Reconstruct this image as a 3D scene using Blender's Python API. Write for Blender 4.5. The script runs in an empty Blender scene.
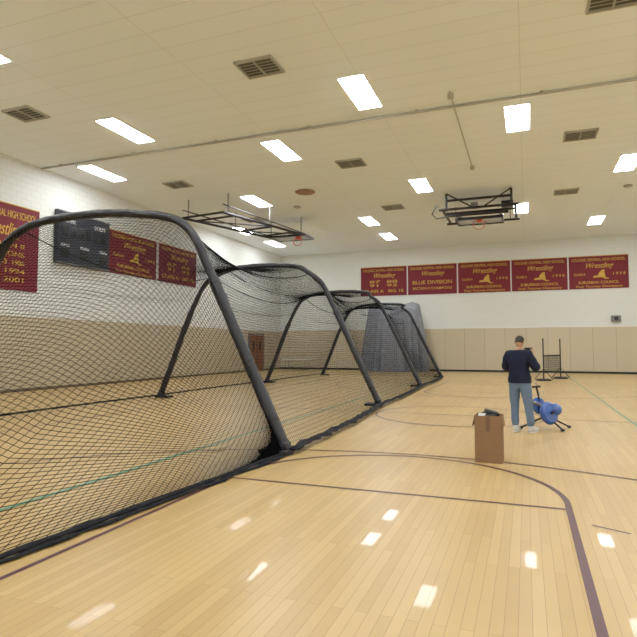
import bpy, bmesh, math, random
from mathutils import Vector, Matrix, noise
random.seed(4)
C=bpy.context.scene.collection
sc=bpy.context.scene
sc.view_settings.view_transform='Standard'
sc.view_settings.gamma=1.15
sc.view_settings.exposure=.12

# ------------------------------------------------------------- materials
def lin(c):
    c=c/255.0
    return c/12.92 if c<=0.04045 else ((c+0.055)/1.055)**2.4
def rgb(r,g,b): return (lin(r),lin(g),lin(b),1)
def mat(name,col,rough=.6,metal=0,emit=None,es=0,coat=0,bump=0,bscale=20,var=0,spec=.5):
    m=bpy.data.materials.new(name); m.use_nodes=True
    nt=m.node_tree; b=nt.nodes['Principled BSDF']
    b.inputs['Base Color'].default_value=col; b.inputs['Roughness'].default_value=rough
    b.inputs['Metallic'].default_value=metal; b.inputs['Coat Weight'].default_value=coat
    b.inputs['Specular IOR Level'].default_value=spec
    if emit:
        b.inputs['Emission Color'].default_value=emit; b.inputs['Emission Strength'].default_value=es
    if bump or var:
        tc=nt.nodes.new('ShaderNodeTexCoord'); n=nt.nodes.new('ShaderNodeTexNoise')
        n.inputs['Scale'].default_value=bscale; n.inputs['Detail'].default_value=4
        nt.links.new(tc.outputs['Object'],n.inputs['Vector'])
        if bump:
            bp=nt.nodes.new('ShaderNodeBump'); bp.inputs['Strength'].default_value=bump; bp.inputs['Distance'].default_value=.02
            nt.links.new(n.outputs['Fac'],bp.inputs['Height']); nt.links.new(bp.outputs['Normal'],b.inputs['Normal'])
        if var:
            mx=nt.nodes.new('ShaderNodeMix'); mx.data_type='RGBA'
            mx.inputs['A'].default_value=tuple(c*(1-var) for c in col[:3])+(1,)
            mx.inputs['B'].default_value=tuple(min(1,c*(1+var)) for c in col[:3])+(1,)
            nt.links.new(n.outputs['Fac'],mx.inputs['Factor']); nt.links.new(mx.outputs['Result'],b.inputs['Base Color'])
    return m

def brick_mat(name,c1,c2,mortar,bw,bh,ms,rough,axes,bump=.3,offset=.5,coat=0,spec=.5,noise_amt=0.0):
    m=bpy.data.materials.new(name); m.use_nodes=True
    nt=m.node_tree; b=nt.nodes['Principled BSDF']; L=nt.links
    tc=nt.nodes.new('ShaderNodeTexCoord'); sp=nt.nodes.new('ShaderNodeSeparateXYZ'); cb=nt.nodes.new('ShaderNodeCombineXYZ')
    L.new(tc.outputs['Object'],sp.inputs[0])
    L.new(sp.outputs[axes[0]],cb.inputs[0]); L.new(sp.outputs[axes[1]],cb.inputs[1])
    br=nt.nodes.new('ShaderNodeTexBrick')
    br.inputs['Scale'].default_value=1; br.inputs['Brick Width'].default_value=bw; br.inputs['Row Height'].default_value=bh
    br.inputs['Mortar Size'].default_value=ms; br.inputs['Color1'].default_value=c1; br.inputs['Color2'].default_value=c2
    br.inputs['Mortar'].default_value=mortar; br.offset=offset
    L.new(cb.outputs[0],br.inputs['Vector'])
    out=br.outputs['Color']
    if noise_amt:
        n=nt.nodes.new('ShaderNodeTexNoise'); n.inputs['Scale'].default_value=.6; n.inputs['Detail'].default_value=5
        L.new(tc.outputs['Object'],n.inputs['Vector'])
        mx=nt.nodes.new('ShaderNodeMix'); mx.data_type='RGBA'; mx.blend_type='MULTIPLY'; mx.inputs['Factor'].default_value=noise_amt
        L.new(out,mx.inputs['A'])
        cr=nt.nodes.new('ShaderNodeValToRGB'); cr.color_ramp.elements[0].position=.3; cr.color_ramp.elements[1].position=.6
        cr.color_ramp.elements[0].color=(.75,.72,.68,1)
        L.new(n.outputs['Fac'],cr.inputs[0]); L.new(cr.outputs[0],mx.inputs['B'])
        out=mx.outputs['Result']
    L.new(out,b.inputs['Base Color'])
    if bump:
        bp=nt.nodes.new('ShaderNodeBump'); bp.inputs['Strength'].default_value=bump; bp.inputs['Distance'].default_value=.01; bp.invert=True
        L.new(br.outputs['Fac'],bp.inputs['Height']); L.new(bp.outputs['Normal'],b.inputs['Normal'])
    b.inputs['Roughness'].default_value=rough; b.inputs['Coat Weight'].default_value=coat; b.inputs['Specular IOR Level'].default_value=spec
    return m

M_floor=brick_mat('maple_floor',rgb(204,172,112),rgb(190,156,96),rgb(158,124,72),1.6,.075,.0018,.34,(1,0),bump=.05,offset=.37,coat=.12,noise_amt=.35)
M_block=brick_mat('painted_block',rgb(226,228,222),rgb(223,225,218),rgb(206,207,198),.41,.205,.008,.6,(1,2),bump=.3)
M_blockx=brick_mat('painted_block_far',rgb(224,226,220),rgb(222,224,217),rgb(214,215,207),.41,.205,.006,.6,(0,2),bump=.15)
M_tan=brick_mat('tan_block',rgb(190,176,148),rgb(187,172,143),rgb(164,148,118),.41,.205,.008,.5,(1,2),bump=.3)
M_pad=brick_mat('tan_wall_panel',rgb(200,186,157),rgb(197,182,153),rgb(158,142,113),1.22,6,.012,.5,(0,2),bump=.2,offset=0)
M_ceil=brick_mat('ceiling_panels',rgb(240,249,255),rgb(238,247,253),rgb(222,229,232),3.66,.61,.010,.8,(0,1),bump=.1,offset=.0)
M_black=mat('black_steel',rgb(24,24,28),.45,.3)
M_sleeve=mat('black_vinyl_sleeve',rgb(22,24,35),.5,0,bump=.9,bscale=9,var=.35)
M_net=mat('black_netting',rgb(8,8,11),.9,spec=.05)
M_skirt=mat('black_skirt_fabric',rgb(18,19,24),.85,bump=.8,bscale=14,var=.3,spec=.2)
M_maroon=mat('maroon_fabric',rgb(110,15,31),.75,bump=.15,bscale=6,var=.12)
M_gold=mat('gold_lettering',rgb(206,160,54),.6)
M_line=mat('maroon_line_paint',rgb(78,36,48),.35,coat=.2)
M_green=mat('green_line_paint',rgb(70,150,120),.35,coat=.2)
M_light=mat('fluorescent_panel',rgb(255,255,255),.5,emit=(.92,.96,1,1),es=29)
M_white=mat('white_enamel',rgb(232,231,224),.4)
M_grey=mat('grey_metal',rgb(120,120,118),.5,.4)
M_slat=mat('vent_slats',rgb(172,170,160),.6)
M_dark=mat('dark_void',rgb(50,48,45),.8)
M_vent=mat('vent_recess',rgb(92,90,84),.8)
M_score=mat('scoreboard_face',rgb(20,24,36),.4)
M_wtext=mat('white_lettering',rgb(225,225,225),.6)
M_tarp=mat('grey_tarp',rgb(132,136,146),.6,bump=.6,bscale=3,var=.2)
M_brown=mat('brown_door',rgb(124,72,44),.5,var=.1,bscale=3)
M_orange=mat('orange_rim',rgb(200,70,40),.45)
M_glass=mat('backboard_panel',rgb(150,155,155),.2)
M_card=mat('cardboard',rgb(138,106,76),.85,bump=.1,bscale=8,var=.08,spec=.2)
M_cardd=mat('cardboard_inside',rgb(112,84,62),.9)
M_bag=mat('black_bag',rgb(20,20,22),.55,bump=.6,bscale=12)
M_blue=mat('blue_plastic',rgb(30,84,172),.2,coat=.7)
M_rubber=mat('rubber',rgb(22,22,24),.7)
M_navy=mat('navy_shirt',rgb(24,29,50),.85,bump=.5,bscale=16,var=.2,spec=.2)
M_jean=mat('blue_jeans',rgb(98,118,146),.85,bump=.4,bscale=22,var=.2,spec=.2)
M_skin=mat('skin',rgb(190,142,116),.55)
M_hair=mat('dark_hair',rgb(52,45,42),.8,bump=.8,bscale=90)
M_shoe=mat('sneaker',rgb(196,196,192),.6)
M_basebd=mat('vinyl_base',rgb(96,80,62),.6)

# ------------------------------------------------------------- mesh builder
class MB:
    def __init__(s): s.v=[];s.f=[];s.m=[];s.mats=[]
    def mi(s,m):
        if m not in s.mats: s.mats.append(m)
        return s.mats.index(m)
    def add(s,vs,fs,m):
        o=len(s.v); s.v+= [tuple(v) for v in vs]; k=s.mi(m)
        for f in fs: s.f.append([i+o for i in f]); s.m.append(k)
    def box(s,c,d,m,rot=None,bev=0):
        bm=bmesh.new(); bmesh.ops.create_cube(bm,size=1)
        for v in bm.verts: v.co=Vector((v.co.x*d[0],v.co.y*d[1],v.co.z*d[2]))
        if bev: bmesh.ops.bevel(bm,geom=bm.edges[:],offset=bev,segments=2,affect='EDGES',profile=.5)
        R=rot if rot is not None else Matrix.Identity(3)
        vs=[R@v.co+Vector(c) for v in bm.verts]; bm.verts.index_update()
        s.add(vs,[[v.index for v in f.verts] for f in bm.faces],m); bm.free()
    def tube(s,pts,r,m,n=8,caps=True,closed=False,flat=1.0,fn=None,upv=Vector((0,0,1))):
        pts=[Vector(p) for p in pts]; N=len(pts); vs=[];fs=[]
        for i,p in enumerate(pts):
            a=pts[i-1] if (i>0 or closed) else p; b=pts[(i+1)%N] if (i<N-1 or closed) else p
            t=(b-a).normalized()
            u=t.cross(upv)
            if u.length<.05: u=t.cross(Vector((0,1,0)))
            u.normalize(); w=u.cross(t)
            rr=r[i] if isinstance(r,(list,tuple)) else r
            for k in range(n):
                an=2*math.pi*k/n
                q=rr if fn is None else rr*fn(i,k)
                vs.append(p+u*math.cos(an)*q+w*math.sin(an)*q*flat)
        for i in range(N if closed else N-1):
            j=(i+1)%N
            for k in range(n):
                k2=(k+1)%n; fs.append([i*n+k,i*n+k2,j*n+k2,j*n+k])
        if caps and not closed:
            fs.append(list(range(n))[::-1]); fs.append([(N-1)*n+k for k in range(n)])
        s.add(vs,fs,m)
    def ell(s,c,r,m,nu=20,nv=12,rot=None,fn=None):
        vs=[];fs=[];R=rot if rot is not None else Matrix.Identity(3);c=Vector(c)
        for j in range(nv+1):
            p=math.pi*j/nv
            for i in range(nu):
                a=2*math.pi*i/nu
                d=Vector((math.sin(p)*math.cos(a),math.sin(p)*math.sin(a),math.cos(p)))
                q=Vector((d.x*r[0],d.y*r[1],d.z*r[2]))
                if fn: q=fn(q,d)
                vs.append(R@q+c)
        for j in range(nv):
            for i in range(nu):
                i2=(i+1)%nu; fs.append([j*nu+i,(j+1)*nu+i,(j+1)*nu+i2,j*nu+i2])
        s.add(vs,fs,m)
    def cyl(s,a,b,r,m,n=20): s.tube([a,b],r,m,n)
    def obj(s,name,parent=None,smooth=False,loc=None,angle=None):
        me=bpy.data.meshes.new(name); me.from_pydata(s.v,[],s.f)
        for m in s.mats: me.materials.append(m)
        me.polygons.foreach_set('material_index',s.m)
        bm=bmesh.new(); bm.from_mesh(me); bmesh.ops.remove_doubles(bm,verts=bm.verts,dist=1e-6)
        bmesh.ops.recalc_face_normals(bm,faces=bm.faces); bm.to_mesh(me); bm.free()
        if smooth: me.polygons.foreach_set('use_smooth',[True]*len(me.polygons))
        o=bpy.data.objects.new(name,me); C.objects.link(o)
        if smooth and angle:
            md=o.modifiers.new('es','EDGE_SPLIT'); md.split_angle=angle
        if parent: o.parent=parent
        if loc: o.location=loc
        return o
def empty(name,loc=(0,0,0)):
    e=bpy.data.objects.new(name,None); e.empty_display_size=.3; C.objects.link(e); e.location=loc; return e

# ------------------------------------------------------------- room
X0,X1,Y0,Y1,H=-16.5,12.0,-8.0,36.0,8.1
def quadbox(name,a,b,m):
    w=MB(); c=[(a[i]+b[i])/2 for i in range(3)]; d=[b[i]-a[i] for i in range(3)]
    w.box(c,d,m); return w.obj(name)
quadbox('floor',(X0-.2,Y0-.2,-.2),(X1+.2,Y1+.2,0),M_floor)
quadbox('ceiling',(X0-.2,Y0-.2,H),(X1+.2,Y1+.2,H+.2),M_ceil)
quadbox('wall_left',(X0-.2,Y0,0),(X0,Y1,H),M_block)
quadbox('wall_right',(X1,Y0,0),(X1+.2,Y1,H),M_block)
quadbox('wall_far',(X0-.2,Y1,0),(X1+.2,Y1+.2,H),M_blockx)
quadbox('wall_back',(X0-.2,Y0-.2,0),(X1+.2,Y0,H),M_blockx)
quadbox('trim_1',(X0,Y0,.0),(X0+.02,Y1-.08,2.62),M_tan)      # tan painted dado on the left wall
w=MB(); w.box(((X0+X1)/2,Y1-.04,1.42),(X1-X0-.02,.08,2.6),M_pad); w.box(((X0+X1)/2,Y1-.05,2.76),(X1-X0-.02,.10,.07),M_white)
w.obj('trim_2')
w=MB(); w.box(((X0+X1)/2,Y1-.06,.06),(X1-X0-.02,.12,.12),M_rubber); w.obj('baseboard_far')
w=MB(); w.box((X0+.03,(Y0+Y1)/2,.05),(.04,Y1-Y0-.3,.1),M_basebd); w.obj('baseboard_left')

# court lines (paint on the floor)
w=MB()
def strip(pts,wd,m,z=.002,closed=False):
    vs=[];fs=[];N=len(pts)
    for i in range(N):
        a=Vector(pts[i-1] if (i>0 or closed) else pts[i]); b=Vector(pts[(i+1)%N] if (i<N-1 or closed) else pts[i])
        t=(b-a).normalized(); n=Vector((-t.y,t.x)); p=Vector(pts[i])
        vs+= [(p.x+n.x*wd/2,p.y+n.y*wd/2,z),(p.x-n.x*wd/2,p.y-n.y*wd/2,z)]
    for i in range(N if closed else N-1):
        j=(i+1)%N; fs.append([2*i,2*i+1,2*j+1,2*j])
    w.add(vs,fs,m)
def arc(cx,cy,r,a0,a1,n=64): return [(cx+r*math.cos(math.radians(a0+(a1-a0)*i/n)),cy+r*math.sin(math.radians(a0+(a1-a0)*i/n))) for i in range(n+1)]
KX=-1.5
for s_,yb in ((1,0.0),(-1,25.6)):
    ft=yb+s_*5.85
    strip([(KX-1.83,yb),(KX-1.83,ft)],.05,M_line,.002)
    strip([(KX+1.85,yb),(KX+1.85,ft+s_*.15)]+arc(KX,ft+s_*.15,1.85,0,180*s_)[1:],.062,M_line,.004)
    strip([(KX-1.83,ft),(KX+1.83,ft)],.05,M_line,.003)
    strip(arc(KX,yb+s_*1.75,6.25,0,180*s_),.05,M_line,.0055)
strip([(-9,0),(6.1,0)],.05,M_line,.006); strip([(-9,25.6),(6.1,25.6)],.05,M_line,.006)
strip([(-9,0),(-9,25.6)],.05,M_line,.0065); strip([(6.1,0),(6.1,25.6)],.05,M_line,.0065)
strip([(-9,12.9),(6.1,12.9)],.05,M_line,.007)
strip(arc(KX,12.9,1.83,0,360)[:-1],.05,M_line,.0075,closed=True)
strip([(.50,5.42),(.78,5.28)],.03,M_line,.003)
strip([(-4.7,-6),(-4.7,33)],.06,M_green,.008); strip([(2.0,-6),(2.0,33)],.05,M_green,.008)
strip([(-16,24),(12,24)],.04,M_green,.0085); strip([(-16,31.5),(12,31.5)],.04,M_line,.0085)
w.obj('trim_3')   # painted court lines

# ------------------------------------------------------------- ceiling fixtures
def fixture(x,y):
    w=MB(); a,b=.31,.92
    w.box((0,0,-.020),(2*a,2*b,.038),M_light)
    for sx in (-1,1): w.box((sx*(a+.02),0,-.014),(.04,2*b+.08,.028),M_white)
    for sy in (-1,1): w.box((0,sy*(b+.02),-.014),(2*a,.04,.028),M_white)
    o=w.obj('ceiling_light'); o.location=(x,y,H-.001)
for x,ys in ((-14.8,(-5,5.2,16.2,27.2,31.4)),(-11.2,(0,8,13.2,21.8)),(-7.5,(-5,5.4,16.4,27.4,31.6)),(-3.85,(0,6.6,13.3,22.0)),
             (-.1,(-5,5.4,16.4,27.3)),(3.5,(0,8,13.3,21.8,31.3)),(7.2,(-5,5.4,16.4,27.3)),(10.4,(0,10,21.8,31.3))):
    for y in ys: fixture(x,y)
def vent(x,y,lx=.9,ly=.75):
    w=MB(); w.box((0,0,-.01),(lx,ly,.015),M_vent)
    for i in range(6): w.box((0,-ly/2+ly*(i+.5)/6,-.03),(lx-.06,.07,.015),M_slat,rot=Matrix.Rotation(.5,3,'X'))
    for s in (-1,1):
        w.box((s*lx/2,0,-.025),(.05,ly+.05,.05),M_slat); w.box((0,s*ly/2,-.025),(lx,.05,.05),M_slat)
    w.box((0,0,-.03),(.04,ly,.04),M_slat)
    o=w.obj('ceiling_vent'); o.location=(x,y,H-.001)
for x in (-13,-5.7,1.7):
    for y in (11.2,18.4,25.0): vent(x,y)
w=MB(); w.tube([(X0+.05,14.9,H-.05),(X1-.05,14.9,H-.05)],.034,M_slat,10)
for i in range(9): w.box((X0+1+i*3.2,14.9,H-.025),(.08,.14,.05),M_slat)
w.obj('ceiling_conduit')
w=MB(); w.tube([(-1.7,14.0,H-.03),(-1.7,20.5,H-.03)],.02,M_slat,8); w.cyl((-1.7,14.2,H),(-1.7,14.2,H-.12),.08,M_slat); w.cyl((-1.7,20.3,H),(-1.7,20.3,H-.12),.08,M_slat)
w.obj('ceiling_conduit')
def smoke(x,y,n='ceiling_speaker',r=.16,m=M_slat):
    w=MB(); w.tube([(0,0,0),(0,0,-.05),(0,0,-.07)],[r,r*.95,r*.6],m,24); w.tube([(r*math.cos(a*.3927),r*math.sin(a*.3927),-.02) for a in range(16)],.015,M_grey,6,closed=True)
    o=w.obj(n,smooth=True,angle=.6); o.location=(x,y,H-.001)
smoke(-8.6,21.2,r=.42,m=mat('speaker_grille',rgb(150,110,86),.6)); smoke(-9.9,23.4); smoke(4,25)

# ------------------------------------------------------------- banners
NY=[(0,.18),(.02,.3),(.12,.36),(.30,.37),(.40,.47),(.38,.56),(.52,.78),(.62,.92),(.80,.95),(.80,.62),(.84,.36),(.86,.12),(1.05,.1),(1.12,.02),(.85,0),(.76,.1),(.62,.18),(.0,.16)]
def text(parent,name,body,w_,h_,x,z,m,shear=0,y=-.035):
    cu=bpy.data.curves.new(name,'FONT'); cu.body=body; cu.size=1; cu.align_x='CENTER'; cu.align_y='CENTER'; cu.extrude=.003
    cu.offset=.004; cu.shear=shear; cu.materials.append(m)
    o=bpy.data.objects.new(name,cu); C.objects.link(o); o.parent=parent
    o.location=(x,y,z); o.rotation_euler=(math.pi/2,0,0)
    bpy.context.view_layer.update()
    d=o.dimensions; o.scale=(w_/max(d.x,.01),h_/max(d.y,.01),1)
    return o
def banner(loc,rotz,W,Hh,kind=0):
    w=MB(); nx,nz=30,6; vs=[];fs=[]
    for j in range(nz+1):
        for i in range(nx+1):
            x=-W/2+W*i/nx; z=Hh*j/nz
            vs.append((x,-.015+.008*math.sin(i*1.1+loc[1])*(1-j/nz),z))
    for j in range(nz):
        for i in range(nx): a=j*(nx+1)+i; fs.append([a,a+1,a+nx+2,a+nx+1])
    w.add(vs,fs,M_maroon)
    w.cyl((-W/2,-.02,Hh),(W/2,-.02,Hh),.02,M_gold,8)
    b=w.obj('wrestling_banner',smooth=True); b.location=loc; b.rotation_euler=(0,0,rotz)
    text(b,'title_text','COLONIE CENTRAL HIGH SCHOOL',W*.9,Hh*.085,0,Hh*.88,M_gold)
    text(b,'script_text','Wrestling',W*.46,Hh*.20,0,Hh*.70,M_gold,shear=.45)
    if kind==0:
        w=MB(); s=Hh*.30; pts=[(p[0]*s*1.3-W*.09,-.035,p[1]*s+Hh*.29) for p in NY]
        w.add([(p[0],-.03,p[2]) for p in pts],[list(range(len(pts)))],M_gold); w.obj('state_outline',parent=b)
        text(b,'class_text_left','CLASS A',W*.2,Hh*.07,-W*.32,Hh*.44,M_gold)
        text(b,'class_text_right','1 9 9 8',W*.2,Hh*.08,W*.34,Hh*.44,M_gold)
        text(b,'council_text','SUBURBAN COUNCIL',W*.68,Hh*.08,0,Hh*.19,M_gold)
        text(b,'champion_text','Dual Tourney Champions',W*.78,Hh*.085,0,Hh*.07,M_gold,shear=.2)
    elif kind==1:
        text(b,'year_text','87  88\n91  92',W*.6,Hh*.22,0,Hh*.42,M_gold)
        text(b,'class_text','CLASS A   BIG 10',W*.85,Hh*.10,0,Hh*.16,M_gold)
    elif kind==2:
        text(b,'division_text','BLUE DIVISION',W*.8,Hh*.12,0,Hh*.4,M_gold)
        text(b,'years_text','SECTION II CHAMPIONS',W*.8,Hh*.08,0,Hh*.2,M_gold)
    else:
        for q in range(5): text(b,'line_text_%d'%q,('SECTION II','CHAMPIONS','1979  1983  1986','1990  1994','1997  2001')[q],W*.6,Hh*.055,0,Hh*(.52-.1*q),M_gold)
    return b
for i,k in enumerate((1,2,0,0,0)):
    banner((-10.5+3.24*i+1.6,35.98,4.98),0,3.16,1.95,k)
for y0,k in ((18.45,0),(21.85,1)):
    banner((-16.48,y0+1.62,4.72),math.pi/2,3.22,1.85,k)
banner((-16.48,13.35,3.5),math.pi/2,3.1,2.95,3)
# scoreboard
w=MB(); w.box((0,-.09,1.02),(2.75,.18,2.04),M_score,bev=.02)
for x in (-.98,-.6,.6,.98): w.box((x,-.185,1.3),(.28,.01,.42),mat('digit_window',rgb(12,12,14),.2))
for x in (-.2,.2): w.box((x,-.185,1.3),(.26,.01,.42),bpy.data.materials['digit_window'])
for x in (-1,0,1): w.box((x,-.185,.42),(.4,.01,.34),bpy.data.materials['digit_window'])
w.box((0,-.19,2.0),(2.75,.02,.03),M_grey); w.box((0,-.19,.03),(2.75,.02,.03),M_grey)
b=w.obj('scoreboard'); b.location=(-16.48,16.95,4.7); b.rotation_euler=(0,0,math.pi/2)
text(b,'home_text','HOME',.6,.15,-.8,1.66,M_wtext,y=-.19); text(b,'guest_text','GUEST',.65,.15,.8,1.66,M_wtext,y=-.19)
text(b,'period_text','PERIOD',.45,.1,0,.72,M_wtext,y=-.19); text(b,'foul_text','FOULS',.4,.1,-1,.72,M_wtext,y=-.19); text(b,'foul_text_right','FOULS',.4,.1,1,.72,M_wtext,y=-.19)

# door on the left wall
w=MB(); w.box((0,-.05,1.15),(1.9,.06,2.3),M_brown)
for s in (-1,1): w.box((s*1.0,-.06,1.2),(.1,.1,2.4),M_grey)
w.box((0,-.06,2.38),(2.1,.1,.1),M_grey); w.box((0,-.085,1.15),(.02,.02,2.3),M_dark)
for s in (-1,1): w.box((s*.25,-.1,1.05),(.35,.05,.05),M_grey); w.box((s*.45,-.085,1.6),(.2,.02,.6),M_dark)
b=w.obj('door_1'); b.location=(-16.48,32.1,0); b.rotation_euler=(0,0,math.pi/2)
w=MB(); w.box((0,0,0),(.5,.2,.35),M_grey,bev=.02); w.cyl((0,-.1,0),(0,-.115,0),.12,M_dark); b=w.obj('wall_speaker'); b.location=(4.9,35.88,3.2)

# folding table in the far-left corner
w=MB(); w.box((0,0,.74),(1.8,.75,.04),M_white,bev=.01)
for sx in (-.7,.7):
    for sy in (-.28,.28): w.tube([(sx,sy,0),(sx,sy,.73)],.018,M_grey,8)
    w.tube([(sx,-.28,.2),(sx,.28,.2)],.012,M_grey,6)
b=w.obj('folding_table',smooth=True,angle=.6); b.location=(-14.2,33.6,0)

# ------------------------------------------------------------- batting cage
def arch_ctrl(xr,xl=-10.55,dz=0):
    return [(xr,.06),(xr-.45,.98),(xr-.97,2.05),(xr-1.36,2.85),(xr-1.62,3.33),(xr-2.0,3.62),(-6.0,3.76+dz),(-6.9,3.84+dz),(-7.9,3.82+dz),(-8.55,3.7),(-9.0,3.42),(-9.35,2.85),(-9.7,2.1),(-10.15,1.0),(xl,.06)]
def catmull(P,per=8):
    out=[];N=len(P)
    for i in range(N-1):
        p0=Vector(P[max(i-1,0)]);p1=Vector(P[i]);p2=Vector(P[i+1]);p3=Vector(P[min(i+2,N-1)])
        for k in range(per):
            t=k/per; out.append(.5*((2*p1)+(p2-p0)*t+(2*p0-5*p1+4*p2-p3)*t*t+(-p0+3*p1-3*p2+p3)*t**3))
    out.append(Vector(P[-1])); return out
class Arch:
    def __init__(s,y,xr,dz=0):
        s.y=y; s.p=catmull(arch_ctrl(xr,dz=dz)); s.d=[0]
        for a,b in zip(s.p,s.p[1:]): s.d.append(s.d[-1]+(b-a).length)
        s.L=s.d[-1]
    def at(s,u):
        t=u*s.L
        import bisect
        i=min(max(bisect.bisect_right(s.d,t)-1,0),len(s.p)-2)
        k=(t-s.d[i])/max(s.d[i+1]-s.d[i],1e-6); q=s.p[i].lerp(s.p[i+1],k)
        return Vector((q.x,s.y,q.y))
AR=[Arch(7.4,-3.3),Arch(14.2,-3.65,.05),Arch(21.6,-3.9),Arch(28.6,-4.1)]
cage=empty('batting_cage',(-7,7.4,0))
def child(o): 
    o.parent=cage; o.matrix_parent_inverse=Matrix.Translation((7,-7.4,0)); return o
for i,A in enumerate(AR):
    w=MB(); n=150; pts=[A.at(k/n) for k in range(n+1)]
    ph=i*7.3
    fn=lambda a,k:1+.16*noise.noise(Vector((a*.3+ph,k*.9,0)))+.14*noise.noise(Vector((a*.9,k*.6,ph)))
    w.tube(pts,[(.068 if 36<k<114 else .084) for k in range(n+1)],M_sleeve,14,fn=fn,upv=Vector((0,1,0)),flat=1.2)
    for u in (.235,.765,.12,.88,.04,.96):
        c=A.at(u); t=(A.at(u+.005)-A.at(u-.005)).normalized()
        w.tube([c-t*.025,c+t*.025],.088,M_black,14,upv=Vector((0,1,0)),flat=1.2)
    for sgn,u in ((1,0),(-1,1)):
        c=A.at(u)
        w.box((c.x-sgn*.14,c.y,.045),(.46,.34,.05),M_black,bev=.015)
        w.box((c.x-sgn*.03,c.y-.0,.12),(.16,.2,.12),M_sleeve,bev=.03)
        for dx in (-.32,.04):
            for dy in (-.14,.14): w.tube([(c.x+sgn*dx-.02,c.y+dy,.04),(c.x+sgn*dx+.02,c.y+dy,.04)],.04,M_rubber,14)
    child(w.obj('frame_arch_%d'%(i+1),smooth=True,angle=.7))
def thread(w,pts,r=.0024):
    w_v=w.v; N=len(pts); o=len(w_v)
    for i,p in enumerate(pts):
        a=pts[max(i-1,0)];b=pts[min(i+1,N-1)]; t=(b-a).normalized()
        u=t.cross(Vector((.3,.2,1))).normalized(); v=u.cross(t)
        for c_,s_ in ((1,0),(-.5,.866),(-.5,-.866)): w_v.append(tuple(p+u*(c_*r)+v*(s_*r)))
    for i in range(N-1):
        for k in range(3):
            k2=(k+1)%3; w.f.append([o+i*3+k,o+i*3+k2,o+i*3+3+k2,o+i*3+3+k]); w.m.append(0)
def net_obj(w,name):
    me=bpy.data.meshes.new(name); me.from_pydata(w.v,[],w.f); me.materials.append(M_net)
    o=bpy.data.objects.new(name,me); C.objects.link(o); return child(o)
def span(A,B):
    def S(u,t):
        p=A.at(u).lerp(B.at(u),t)
        k=4*t*(1-t)
        hgt=min(1,p.z/3.4)
        sag=.34*k*hgt
        p.z-=sag*(1.35 if p.z>3 else .7)*hgt
        side=1 if p.x>-6.95 else -1
        p.x-=side*.28*k*math.sin(math.pi*min(1,p.z/3.6)) if abs(p.x+6.95)>1 else 0
        if p.z<.8: p.x+=side*.12*k*(1-p.z/.8)
        p.z=max(p.z,.02); return p
    return S
CELL=.066
for i in range(3):
    A,B=AR[i],AR[i+1]; S=span(A,B); w=MB(); w.mi(M_net)
    cell=CELL*(1+.3*i)
    nt_=int((B.y-A.y)/cell); nu=int(A.L/cell)
    for a in range(1,nt_): thread(w,[S(k/44,a/nt_) for k in range(45)],.0030*(1+.25*i))
    for a in range(nu+1): thread(w,[S(a/nu,k/8) for k in range(9)],.0030*(1+.25*i))
    net_obj(w,'net_span_%d'%(i+1))
    w=MB()
    for u in (0,1):
        sg=1 if u==0 else -1
        pts=[S(u,k/60)+Vector((sg*(.04+.07*noise.noise(Vector((k*.25,i,u*9)))),0,.02)) for k in range(61)]
        w.tube(pts,[.06+.045*noise.noise(Vector((k*.6,i*3,u))) for k in range(61)],M_skirt,8,flat=.35)
        pts=[S(u,k/60)+Vector((sg*(.10+.09*noise.noise(Vector((k*.35,i+5,u*9)))),0,.012)) for k in range(61)]
        w.tube(pts,[.05+.04*noise.noise(Vector((k*.5,i*3+7,u))) for k in range(61)],M_skirt,8,flat=.25)
    w.tube([S(.36,k/16) for k in range(17)],.012,M_skirt,6); w.tube([S(.64,k/16) for k in range(17)],.012,M_skirt,6)
    child(w.obj('net_hem_%d'%(i+1),smooth=True))
A=AR[0]
def hem(u):
    if u<.28: t=u/.28; return Vector((-3.3-.42*t,7.4-5.4*t,.03))
    if u>.72: t=(1-u)/.28; return Vector((-10.55-.1*t,7.4-5.4*t,.03))
    t=(u-.28)/.44; return Vector((-3.72-(6.93)*t,2.0,.03))
def F(u,t):
    a=A.at(u); b=hem(u); p=a.lerp(b,t); p.z-= .5*math.sin(math.pi*t)*min(1,a.z/3)*.5
    p.z=max(p.z,.02); return p
w=MB(); w.mi(M_net)
nu=int(A.L/.080)
for a in range(nu+1): thread(w,[F(a/nu,k/10) for k in range(11)],.0035)
for a in range(1,84): thread(w,[F(k/60,a/84) for k in range(61)],.0035)
net_obj(w,'net_front')
w=MB(); w.tube([hem(k/120)+Vector((.03,0,.0)) for k in range(121)],[.045+.03*noise.noise(Vector((k*.6,5,5))) for k in range(121)],M_skirt,8,flat=.4)
w.tube([hem(k/120)+Vector((.10+.06*noise.noise(Vector((k*.4,2,8))),0,-.012)) for k in range(121)],[.035+.03*noise.noise(Vector((k*.5,1,5))) for k in range(121)],M_skirt,8,flat=.3)
child(w.obj('net_hem_front',smooth=True))
A=AR[3]; w=MB(); w.mi(M_net)
for k in range(60):
    x=-4.3-k*.105
    tops=[p for p in A.p if abs(p.x-x)<.12]
    if tops: thread(w,[Vector((x,28.6,.02)),Vector((x,28.6,max(p.y for p in tops)))],.005)
for k in range(36):
    z=.06+k*.105; xs=[p.x for p in A.p if abs(p.y-z)<.12]
    if len(xs)>1: thread(w,[Vector((min(xs),28.6,z)),Vector((max(xs),28.6,z))],.005)
net_obj(w,'net_end')

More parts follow.
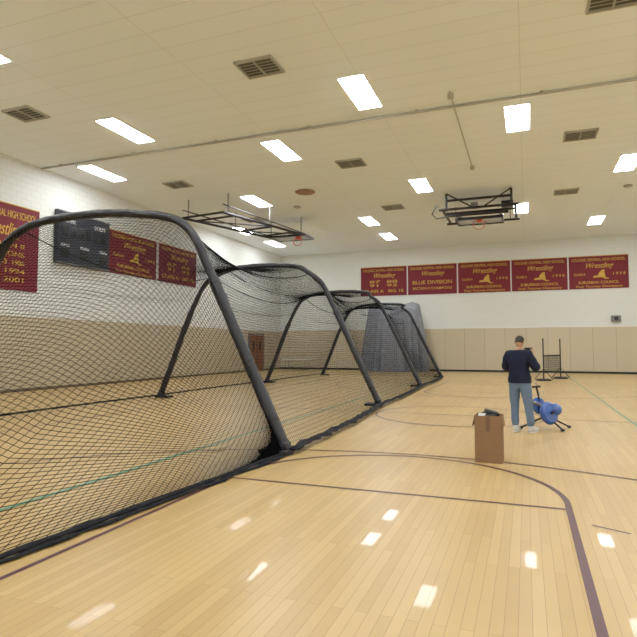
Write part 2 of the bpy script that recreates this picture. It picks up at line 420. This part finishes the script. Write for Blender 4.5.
# ------------------------------------------------------------- grey tarp draped over tall equipment
w=MB(); nu,nv=260,26; vs=[];fs=[]
for j in range(nv+1):
    t=j/nv
    for i in range(nu):
        a=2*math.pi*i/nu
        sq=lambda v:math.copysign(abs(v)**.6,v)
        top=3.95+.38*math.cos(2*a)+.14*math.sin(5*a)
        k=.78+.22*t**.8
        if j==0: k=.02
        if j==1: k=.62
        x=1.95*sq(math.cos(a))*k; y=.75*sq(math.sin(a))*k
        fold=(abs(math.sin(a*13+1.5*math.sin(a*3)))*.34-.17+math.sin(a*7+t*2)*.11)*(0.25+t)*(1 if j>1 else .3)
        n_=Vector((math.cos(a),math.sin(a)))
        if j==0: z=top*.93
        elif j==1: z=top
        else: z=top*(1-(j-1)/(nv-1))
        vs.append((x+n_.x*fold,y+n_.y*fold,max(z,.01)))
for j in range(nv):
    for i in range(nu): i2=(i+1)%nu; fs.append([j*nu+i,(j+1)*nu+i,(j+1)*nu+i2,j*nu+i2])
w.add(vs,fs,M_tarp); w.add([vs[i] for i in range(nu)],[list(range(nu))],M_tarp)
b=w.obj('tarp_covered_equipment',smooth=True); b.location=(-7.9,34.5,0)

# ------------------------------------------------------------- folded basketball hoops at the ceiling
w=MB()
cx_,cy_=-1.75,24.4
for x in (-1.45,1.45):
    w.tube([(cx_+x,cy_-1.0,7.35),(cx_+x,cy_+1.6,7.35)],.06,M_black,8)
    w.tube([(cx_+x*.9,cy_-.9,8.05),(cx_+x*.9,cy_-.9,7.3)],.05,M_black,8)
    w.tube([(cx_+x*.6,cy_-1.2,7.0),(cx_+x*.6,cy_+1.8,7.55)],.05,M_black,8)
for z,y,hw in ((7.75,-.9,1.3),(7.35,-1.0,1.6),(7.3,1.6,1.6),(7.02,-1.2,1.2),(7.5,.4,1.5)):
    w.tube([(cx_-hw,cy_+y,z),(cx_+hw,cy_+y,z)],.055,M_black,8)
w.tube([(cx_-1.3,cy_-.9,8.05),(cx_-.2,cy_-1.0,7.35)],.035,M_black,6); w.tube([(cx_+1.3,cy_-.9,8.05),(cx_+.2,cy_-1.0,7.35)],.035,M_black,6)
w.box((cx_,cy_-.2,6.95),(1.83,1.07,.05),M_glass); 
for s in (-1,1):
    w.box((cx_+s*.93,cy_-.2,6.95),(.07,1.2,.12),M_black); w.box((cx_,cy_-.2+s*.56,6.95),(1.9,.07,.12),M_black)
w.tube([(cx_+.23*math.cos(a*.2618),cy_-.62,6.72+.23*math.sin(a*.2618)) for a in range(24)],.014,M_orange,8,closed=True,upv=Vector((0,1,0)))
w.box((cx_,cy_-.5,6.88),(.2,.25,.1),M_orange)
w.box((cx_+1.1,cy_+.9,7.85),(.5,.3,.28),M_black,bev=.02); w.box((cx_-.3,cy_+.9,7.9),(.3,.3,.24),M_grey,bev=.02)
for x in (-1.2,1.2): w.tube([(cx_+x,cy_+1.6,7.3),(cx_+x,cy_+1.6,8.08)],.02,M_grey,6)
w.tube([(cx_-1.7,cy_-1,7.6),(cx_-1.9,cy_-1,7.2),(cx_-1.7,cy_-1,7.0),(cx_-1.2,cy_-1.2,7.0)],.03,M_black,6)
w.obj('basketball_hoop',smooth=True,angle=.6)
w=MB()
a0,a1,b0,b1=Vector((-14,20.2,7.2)),Vector((-12.1,26.2,7.2)),Vector((-11.8,19.9,7.2)),Vector((-10.3,25.8,7.2))
for p,q in ((a0,a1),(b0,b1)): 
    w.tube([p,q],.06,M_black,8); w.tube([p+Vector((0,0,.35)),q+Vector((0,0,.05))],.03,M_black,8)
    for t in (.05,.5,.9): c=p.lerp(q,t); w.tube([c,Vector((c.x,c.y,8.08))],.03,M_grey,6)
for t in (.0,.12,.55,.8,1): w.tube([a0.lerp(a1,t),b0.lerp(b1,t)],.05,M_black,8)
w.tube([a0.lerp(a1,.55),b0.lerp(b1,.9)],.03,M_black,6); w.tube([a0.lerp(a1,.12),b0.lerp(b1,.55)],.03,M_black,6)
bc=Vector((-11.1,25.6,7.12))
w.box(bc,(1.83,1.07,.05),M_glass)
for s in (-1,1):
    w.box(bc+Vector((s*.93,0,0)),(.08,1.2,.1),M_black); w.box(bc+Vector((0,s*.56,0)),(1.9,.08,.1),M_black)
w.tube([bc+Vector((.45+.23*math.cos(a*.2618),-.35,-.26+.23*math.sin(a*.2618))) for a in range(24)],.02,M_orange,8,closed=True,upv=Vector((0,1,0)))
w.box(bc+Vector((.45,-.2,-.08)),(.2,.3,.12),M_orange)
w.obj('basketball_hoop',smooth=True,angle=.6)

# ------------------------------------------------------------- portable net stand (far right)
w=MB(); p1=Vector((.72,27.5,0)); p2=Vector((1.55,29.6,0))
for p in (p1,p2):
    w.tube([p+Vector((0,0,.0)),p+Vector((0,0,.06)),p+Vector((0,0,.09))],[.34,.34,.25],M_rubber,24)
    w.tube([p+Vector((0,0,.05)),p+Vector((0,0,1.95))],.03,M_black,10)
    w.tube([p+Vector((-.4,0,.05)),p+Vector((0,0,.55)),p+Vector((.4,0,.05))],.02,M_black,8)
w.tube([p1+Vector((0,0,1.15)),p2+Vector((0,0,1.15))],.03,M_skirt,8)
w.tube([p1+Vector((0,0,.35)),p2+Vector((0,0,.35))],.015,M_black,6)
for k in range(1,30): 
    c=p1.lerp(p2,k/30); w.tube([c+Vector((0,0,.35)),c+Vector((0,0,1.15))],.006,M_net,4)
for k in range(8):
    z=.4+k*.1; w.tube([p1+Vector((0,0,z)),p2+Vector((0,0,z))],.006,M_net,4)
w.obj('portable_net_stand',smooth=True,angle=.6)

# ------------------------------------------------------------- cardboard box
w=MB(); bx,by,bz=.345,.34,.625; t=.006
for s in (-1,1):
    w.box((s*bx/2,0,bz/2),(t,by,bz),M_card); w.box((0,s*by/2,bz/2),(bx,t,bz),M_card)
w.box((0,0,.01),(bx,by,t),M_cardd)
w.box((-bx/2-.016,0,bz-.075),(t,by,.15),M_card,rot=Matrix.Rotation(.2,3,'Y')); w.box((bx/2+.010,0,bz-.075),(t,by,.15),M_card,rot=Matrix.Rotation(-.12,3,'Y'))
w.box((0,-by/2-.004,.52),(.055,.002,.2),M_cardd)
w.box((0,-by/2-.003,.12),(bx*.96,.002,.004),M_cardd)
def lump(q,d):
    n_=noise.noise(d*2.2)*.25+noise.noise(d*5)*.1; return q*(1+n_)
w.ell((-.01,0,bz-.06),(.145,.14,.11),M_bag,24,14,fn=lump)
w.box((.04,-.02,bz+.03),(.19,.12,.06),M_bag,rot=Matrix.Rotation(.3,3,'Y')@Matrix.Rotation(.5,3,'Z'),bev=.02)
w.box((-.08,-.10,bz-.01),(.10,.01,.07),M_wtext,rot=Matrix.Rotation(-.4,3,'X'))
b=w.obj('cardboard_box',smooth=True,angle=.5); b.location=(-.50,7.95,0); b.rotation_euler=(0,0,math.radians(-2))

# ------------------------------------------------------------- blue pitching machine
w=MB()
def wheel(c,R,wd,ax):
    c=Vector(c); u=ax.cross(Vector((0,0,1))).normalized(); v=ax.cross(u)
    w.tube([c+(u*math.cos(a*.19635)+v*math.sin(a*.19635))*(R-wd/2) for a in range(32)],wd/2,M_blue,12,closed=True,upv=ax)
    w.tube([c-ax*wd*.55,c-ax*wd*.5,c-ax*wd*.4,c+ax*wd*.4,c+ax*wd*.5,c+ax*wd*.55],[R*.2,R*.5,R*.72,R*.72,R*.5,R*.2],M_blue,28)
    w.tube([c-ax*wd*.75,c+ax*wd*.75],R*.16,M_black,16)
ax1=Vector((.75,-.62,.22)).normalized()
wheel((.04,0,.30),.22,.13,ax1)
wheel((-.13,.14,.42),.17,.12,ax1)
# motor guards, yoke and throat between the wheels
w.ell((.15,.12,.36),(.13,.12,.12),M_blue,20,12)
w.box((-.02,.1,.34),(.34,.09,.07),M_black,rot=Matrix.Rotation(.55,3,'Y'),bev=.02)
w.cyl((-.10,.06,.44),(-.26,-.02,.50),.035,M_grey)
w.cyl((.0,.14,.16),(.0,.14,.36),.035,M_black)
for q in ((-.46,-.14,.03),(-.30,.46,.03),(.40,.30,.03),(.26,-.22,.03)):
    w.tube([(0,.14,.24),q],.018,M_black,8); w.ell((q[0],q[1],.028),(.04,.04,.028),M_rubber,10,6)
w.tube([(-.06,.16,.3),(-.12,.1,.55),(-.17,.05,.78)],.016,M_black,8); w.tube([(-.25,.05,.78),(-.09,.05,.80)],.02,M_rubber,8)
b=w.obj('pitching_machine',smooth=True,angle=.7); b.location=(.33,11.35,0)

# ------------------------------------------------------------- man
def skinned(name,verts,edges,radii,root=0,sub=2):
    me=bpy.data.meshes.new(name); me.from_pydata([Vector(v) for v in verts],edges,[])
    o=bpy.data.objects.new(name,me); C.objects.link(o)
    bpy.context.view_layer.objects.active=o
    md=o.modifiers.new('s','SKIN'); md.use_smooth_shade=True
    for i,sv in enumerate(me.skin_vertices[0].data):
        r=radii[i]; sv.radius=r if isinstance(r,tuple) else (r,r); sv.use_root=(i==root)
    ms=o.modifiers.new('ss','SUBSURF'); ms.levels=sub; ms.render_levels=sub
    bpy.context.view_layer.update()
    dg=bpy.context.evaluated_depsgraph_get(); m2=bpy.data.meshes.new_from_object(o.evaluated_get(dg))
    bpy.data.objects.remove(o); return m2
V=[(0,0,.96),(0,0,1.08),(0,.0,1.25),(0,-.01,1.38),(0,-.005,1.47),(0,.015,1.56),
   (.185,-.01,1.40),(.30,.03,1.15),(.15,.24,1.38),
   (-.185,-.01,1.40),(-.28,.02,1.15),(-.10,.25,1.38),
   (.095,0,.88),(.14,.04,.48),(.17,.07,.10),
   (-.095,0,.88),(-.11,.03,.48),(-.09,.0,.10),
   (.24,.005,1.28),(-.235,.0,1.28),(.12,.01,.70),(-.105,.01,.70),(.16,.045,.3),(-.1,.0,.3)]
E=[(0,1),(1,2),(2,3),(3,4),(4,5),(3,6),(6,18),(18,7),(7,8),(3,9),(9,19),(19,10),(10,11),(0,12),(12,20),(20,13),(13,22),(22,14),(0,15),(15,21),(21,16),(16,23),(23,17)]
R=[(.17,.125),(.17,.125),(.18,.13),(.17,.115),(.07,.07),(.055,.055),
   .078,.053,.034,.078,.053,.034,(.105,.115),.07,.055,(.105,.115),.07,.055,.065,.065,.09,.09,.064,.064]
body=skinned('b',V,E,R)
bm=bmesh.new(); bm.from_mesh(body); bpy.data.meshes.remove(body)
for z in (.90,.97,1.495,.055):
    bmesh.ops.bisect_plane(bm,geom=bm.verts[:]+bm.edges[:]+bm.faces[:],plane_co=(0,0,z),plane_no=(0,0,1))
mats=[M_skin,M_navy,M_jean,M_hair,M_shoe,M_rubber,M_dark]
bm.normal_update()
shirt=[];jean=[]
wr=[Vector(V[8]),Vector(V[11])]
for f in bm.faces:
    c=f.calc_center_median(); f.smooth=True; f.material_index=0
    nearw=min((c-q).length for q in wr)<.045
    if c.z>.90 and c.z<1.495 and not nearw: shirt.append(f)
    if c.z<.97 and c.z>.055: jean.append(f)
def shell(fs,off,mi,wr_=0):
    r=bmesh.ops.duplicate(bm,geom=fs); nf=[g for g in r['geom'] if isinstance(g,bmesh.types.BMFace)]
    vs={v for f in nf for v in f.verts}
    for f in nf: f.material_index=mi; f.smooth=True
    for v in vs:
        n_=v.normal.copy(); k=1+wr_*noise.noise(v.co*11)+wr_*.6*noise.noise(v.co*24+Vector((3,3,3)))
        v.co+=n_*off*k
bm.normal_update()
shell(jean,.010,2,.9); shell(shirt,.022,1,.9)
me=bpy.data.meshes.new('man'); bm.to_mesh(me); bm.free()
for m in mats: me.materials.append(m)
w=MB(); [w.mi(m) for m in mats]
tilt=Matrix.Rotation(-.28,3,'X'); hc=Vector((0,.04,1.64))
def headf(q,d):
    q=q.copy()
    k=1+.22*max(0,d.z)**1.5; q.x*=k; q.y*=k
    if q.z<0: q.x*=1-.28*(-d.z)**1.3; q.y=q.y*(1-.1*(-d.z)) + (.012*(-d.z) if d.y>0 else 0)
    return q
w.ell(hc,(.076,.093,.114),M_skin,32,24,rot=tilt,fn=headf)
def hairf(q,d):
    q=headf(q,d)
    lim=-.25 if d.y<.1 else (.45 if d.y>.55 else .05)
    if d.z<lim: q=q*.9
    return q*(1+.02*noise.noise(d*9))
w.ell(hc+Vector((0,-.004,.004)),(.080,.096,.116),M_hair,40,30,rot=tilt,fn=hairf)
for s in (-1,1):
    w.ell(hc+tilt@Vector((s*.080,-.005,-.01)),(.011,.018,.031),M_skin,12,10)
    w.ell(hc+tilt@Vector((s*.029,.082,.008)),(.013,.008,.008),M_wtext,10,8)
    w.ell(hc+tilt@Vector((s*.029,.089,.008)),(.006,.004,.006),M_dark,8,6)
    w.tube([hc+tilt@Vector((s*.014,.093,.028)),hc+tilt@Vector((s*.044,.086,.027))],.004,M_hair,6)
w.ell(hc+tilt@Vector((0,.095,-.018)),(.013,.018,.024),M_skin,12,10)
w.tube([hc+tilt@Vector((x,.09-abs(x)*.25,-.055)) for x in (-.024,-.012,0,.012,.024)],.005,mat('lips',rgb(160,96,86),.5),6)
HZ=.06; HX=.03   # phone held in front of the chin
w.box((HX,.345,1.44+HZ),(.17,.009,.08),M_rubber,bev=.004)
def chain(pts,rs): 
    w.tube(pts,rs,M_skin,8); 
    for p,r in zip(pts,rs): w.ell(p,(r,r,r),M_skin,8,6)
for s,wv in ((1,Vector(V[8])),(-1,Vector(V[11]))):
    D=Vector((HX,0,HZ))
    pc=Vector((s*.088,.315,1.405))+D; d=(pc-wv)
    w.tube([wv-d*.15,wv+d*.4,wv+d*.8,pc],[.028,.03,.036,.026],M_skin,12,flat=.75)
    for k in range(4):
        z=1.455-.021*k; L=(.92,1,.95,.78)[k]
        chain([pc+Vector((0,.0,(z-1.42)*.6)),Vector((s*.094,.345,z))+D,Vector((s*(.094-.022*L),.362,z))+D,Vector((s*(.09-.05*L),.358,z-.002))+D],[.011,.0095,.0088,.0075])
    chain([pc+Vector((-s*.005,-.02,.0)),Vector((s*.085,.31,1.435))+D,Vector((s*.058,.33,1.452))+D],[.013,.011,.009])
for fx,fy,yaw in ((.17,.07,-.2),(-.09,0,.12)):
    Rz=Matrix.Rotation(yaw,3,'Z'); o_=Vector((fx,fy,0))
    def shoef(q,d):
        q=q.copy(); 
        if q.z<0: q.z*=.7
        q.z*=(1.2 if d.y<0 else .85); q.x*=1+.12*d.y
        return q
    w.ell(o_+Rz@Vector((0,.06,.052)),(.055,.15,.06),M_shoe,24,14,rot=Rz,fn=shoef)
    w.tube([o_+Rz@Vector((0,0,.06)),o_+Rz@Vector((0,-.005,.13))],[.056,.05],M_shoe,16)
    w.ell(o_+Rz@Vector((0,.06,.016)),(.052,.145,.016),M_wtext,24,8,rot=Rz)
tmp=w.obj('tmp',smooth=True)
mo=bpy.data.objects.new('man',me); C.objects.link(mo)
bpy.context.view_layer.update()
with bpy.context.temp_override(active_object=mo,object=mo,selected_objects=[mo,tmp],selected_editable_objects=[mo,tmp]):
    bpy.ops.object.join()
mo.location=(-.13,10.75,0); mo.rotation_euler=(0,0,math.radians(-22))

# ------------------------------------------------------------- camera
f=550;th=math.atan(207.5/550);phi=math.atan(33.5/550)
cd=bpy.data.cameras.new('camera'); co=bpy.data.objects.new('camera',cd); C.objects.link(co)
co.location=(0,0,1.55); co.rotation_euler=(math.pi/2+phi,0,th)
cd.sensor_width=36; cd.lens=f/637*36; cd.shift_y=-5/637; cd.clip_start=.05; cd.clip_end=200
sc.camera=co
wd=bpy.data.worlds.new('world'); sc.world=wd; wd.use_nodes=True
wd.node_tree.nodes['Background'].inputs[0].default_value=(.9,.9,.85,1); wd.node_tree.nodes['Background'].inputs[1].default_value=.3
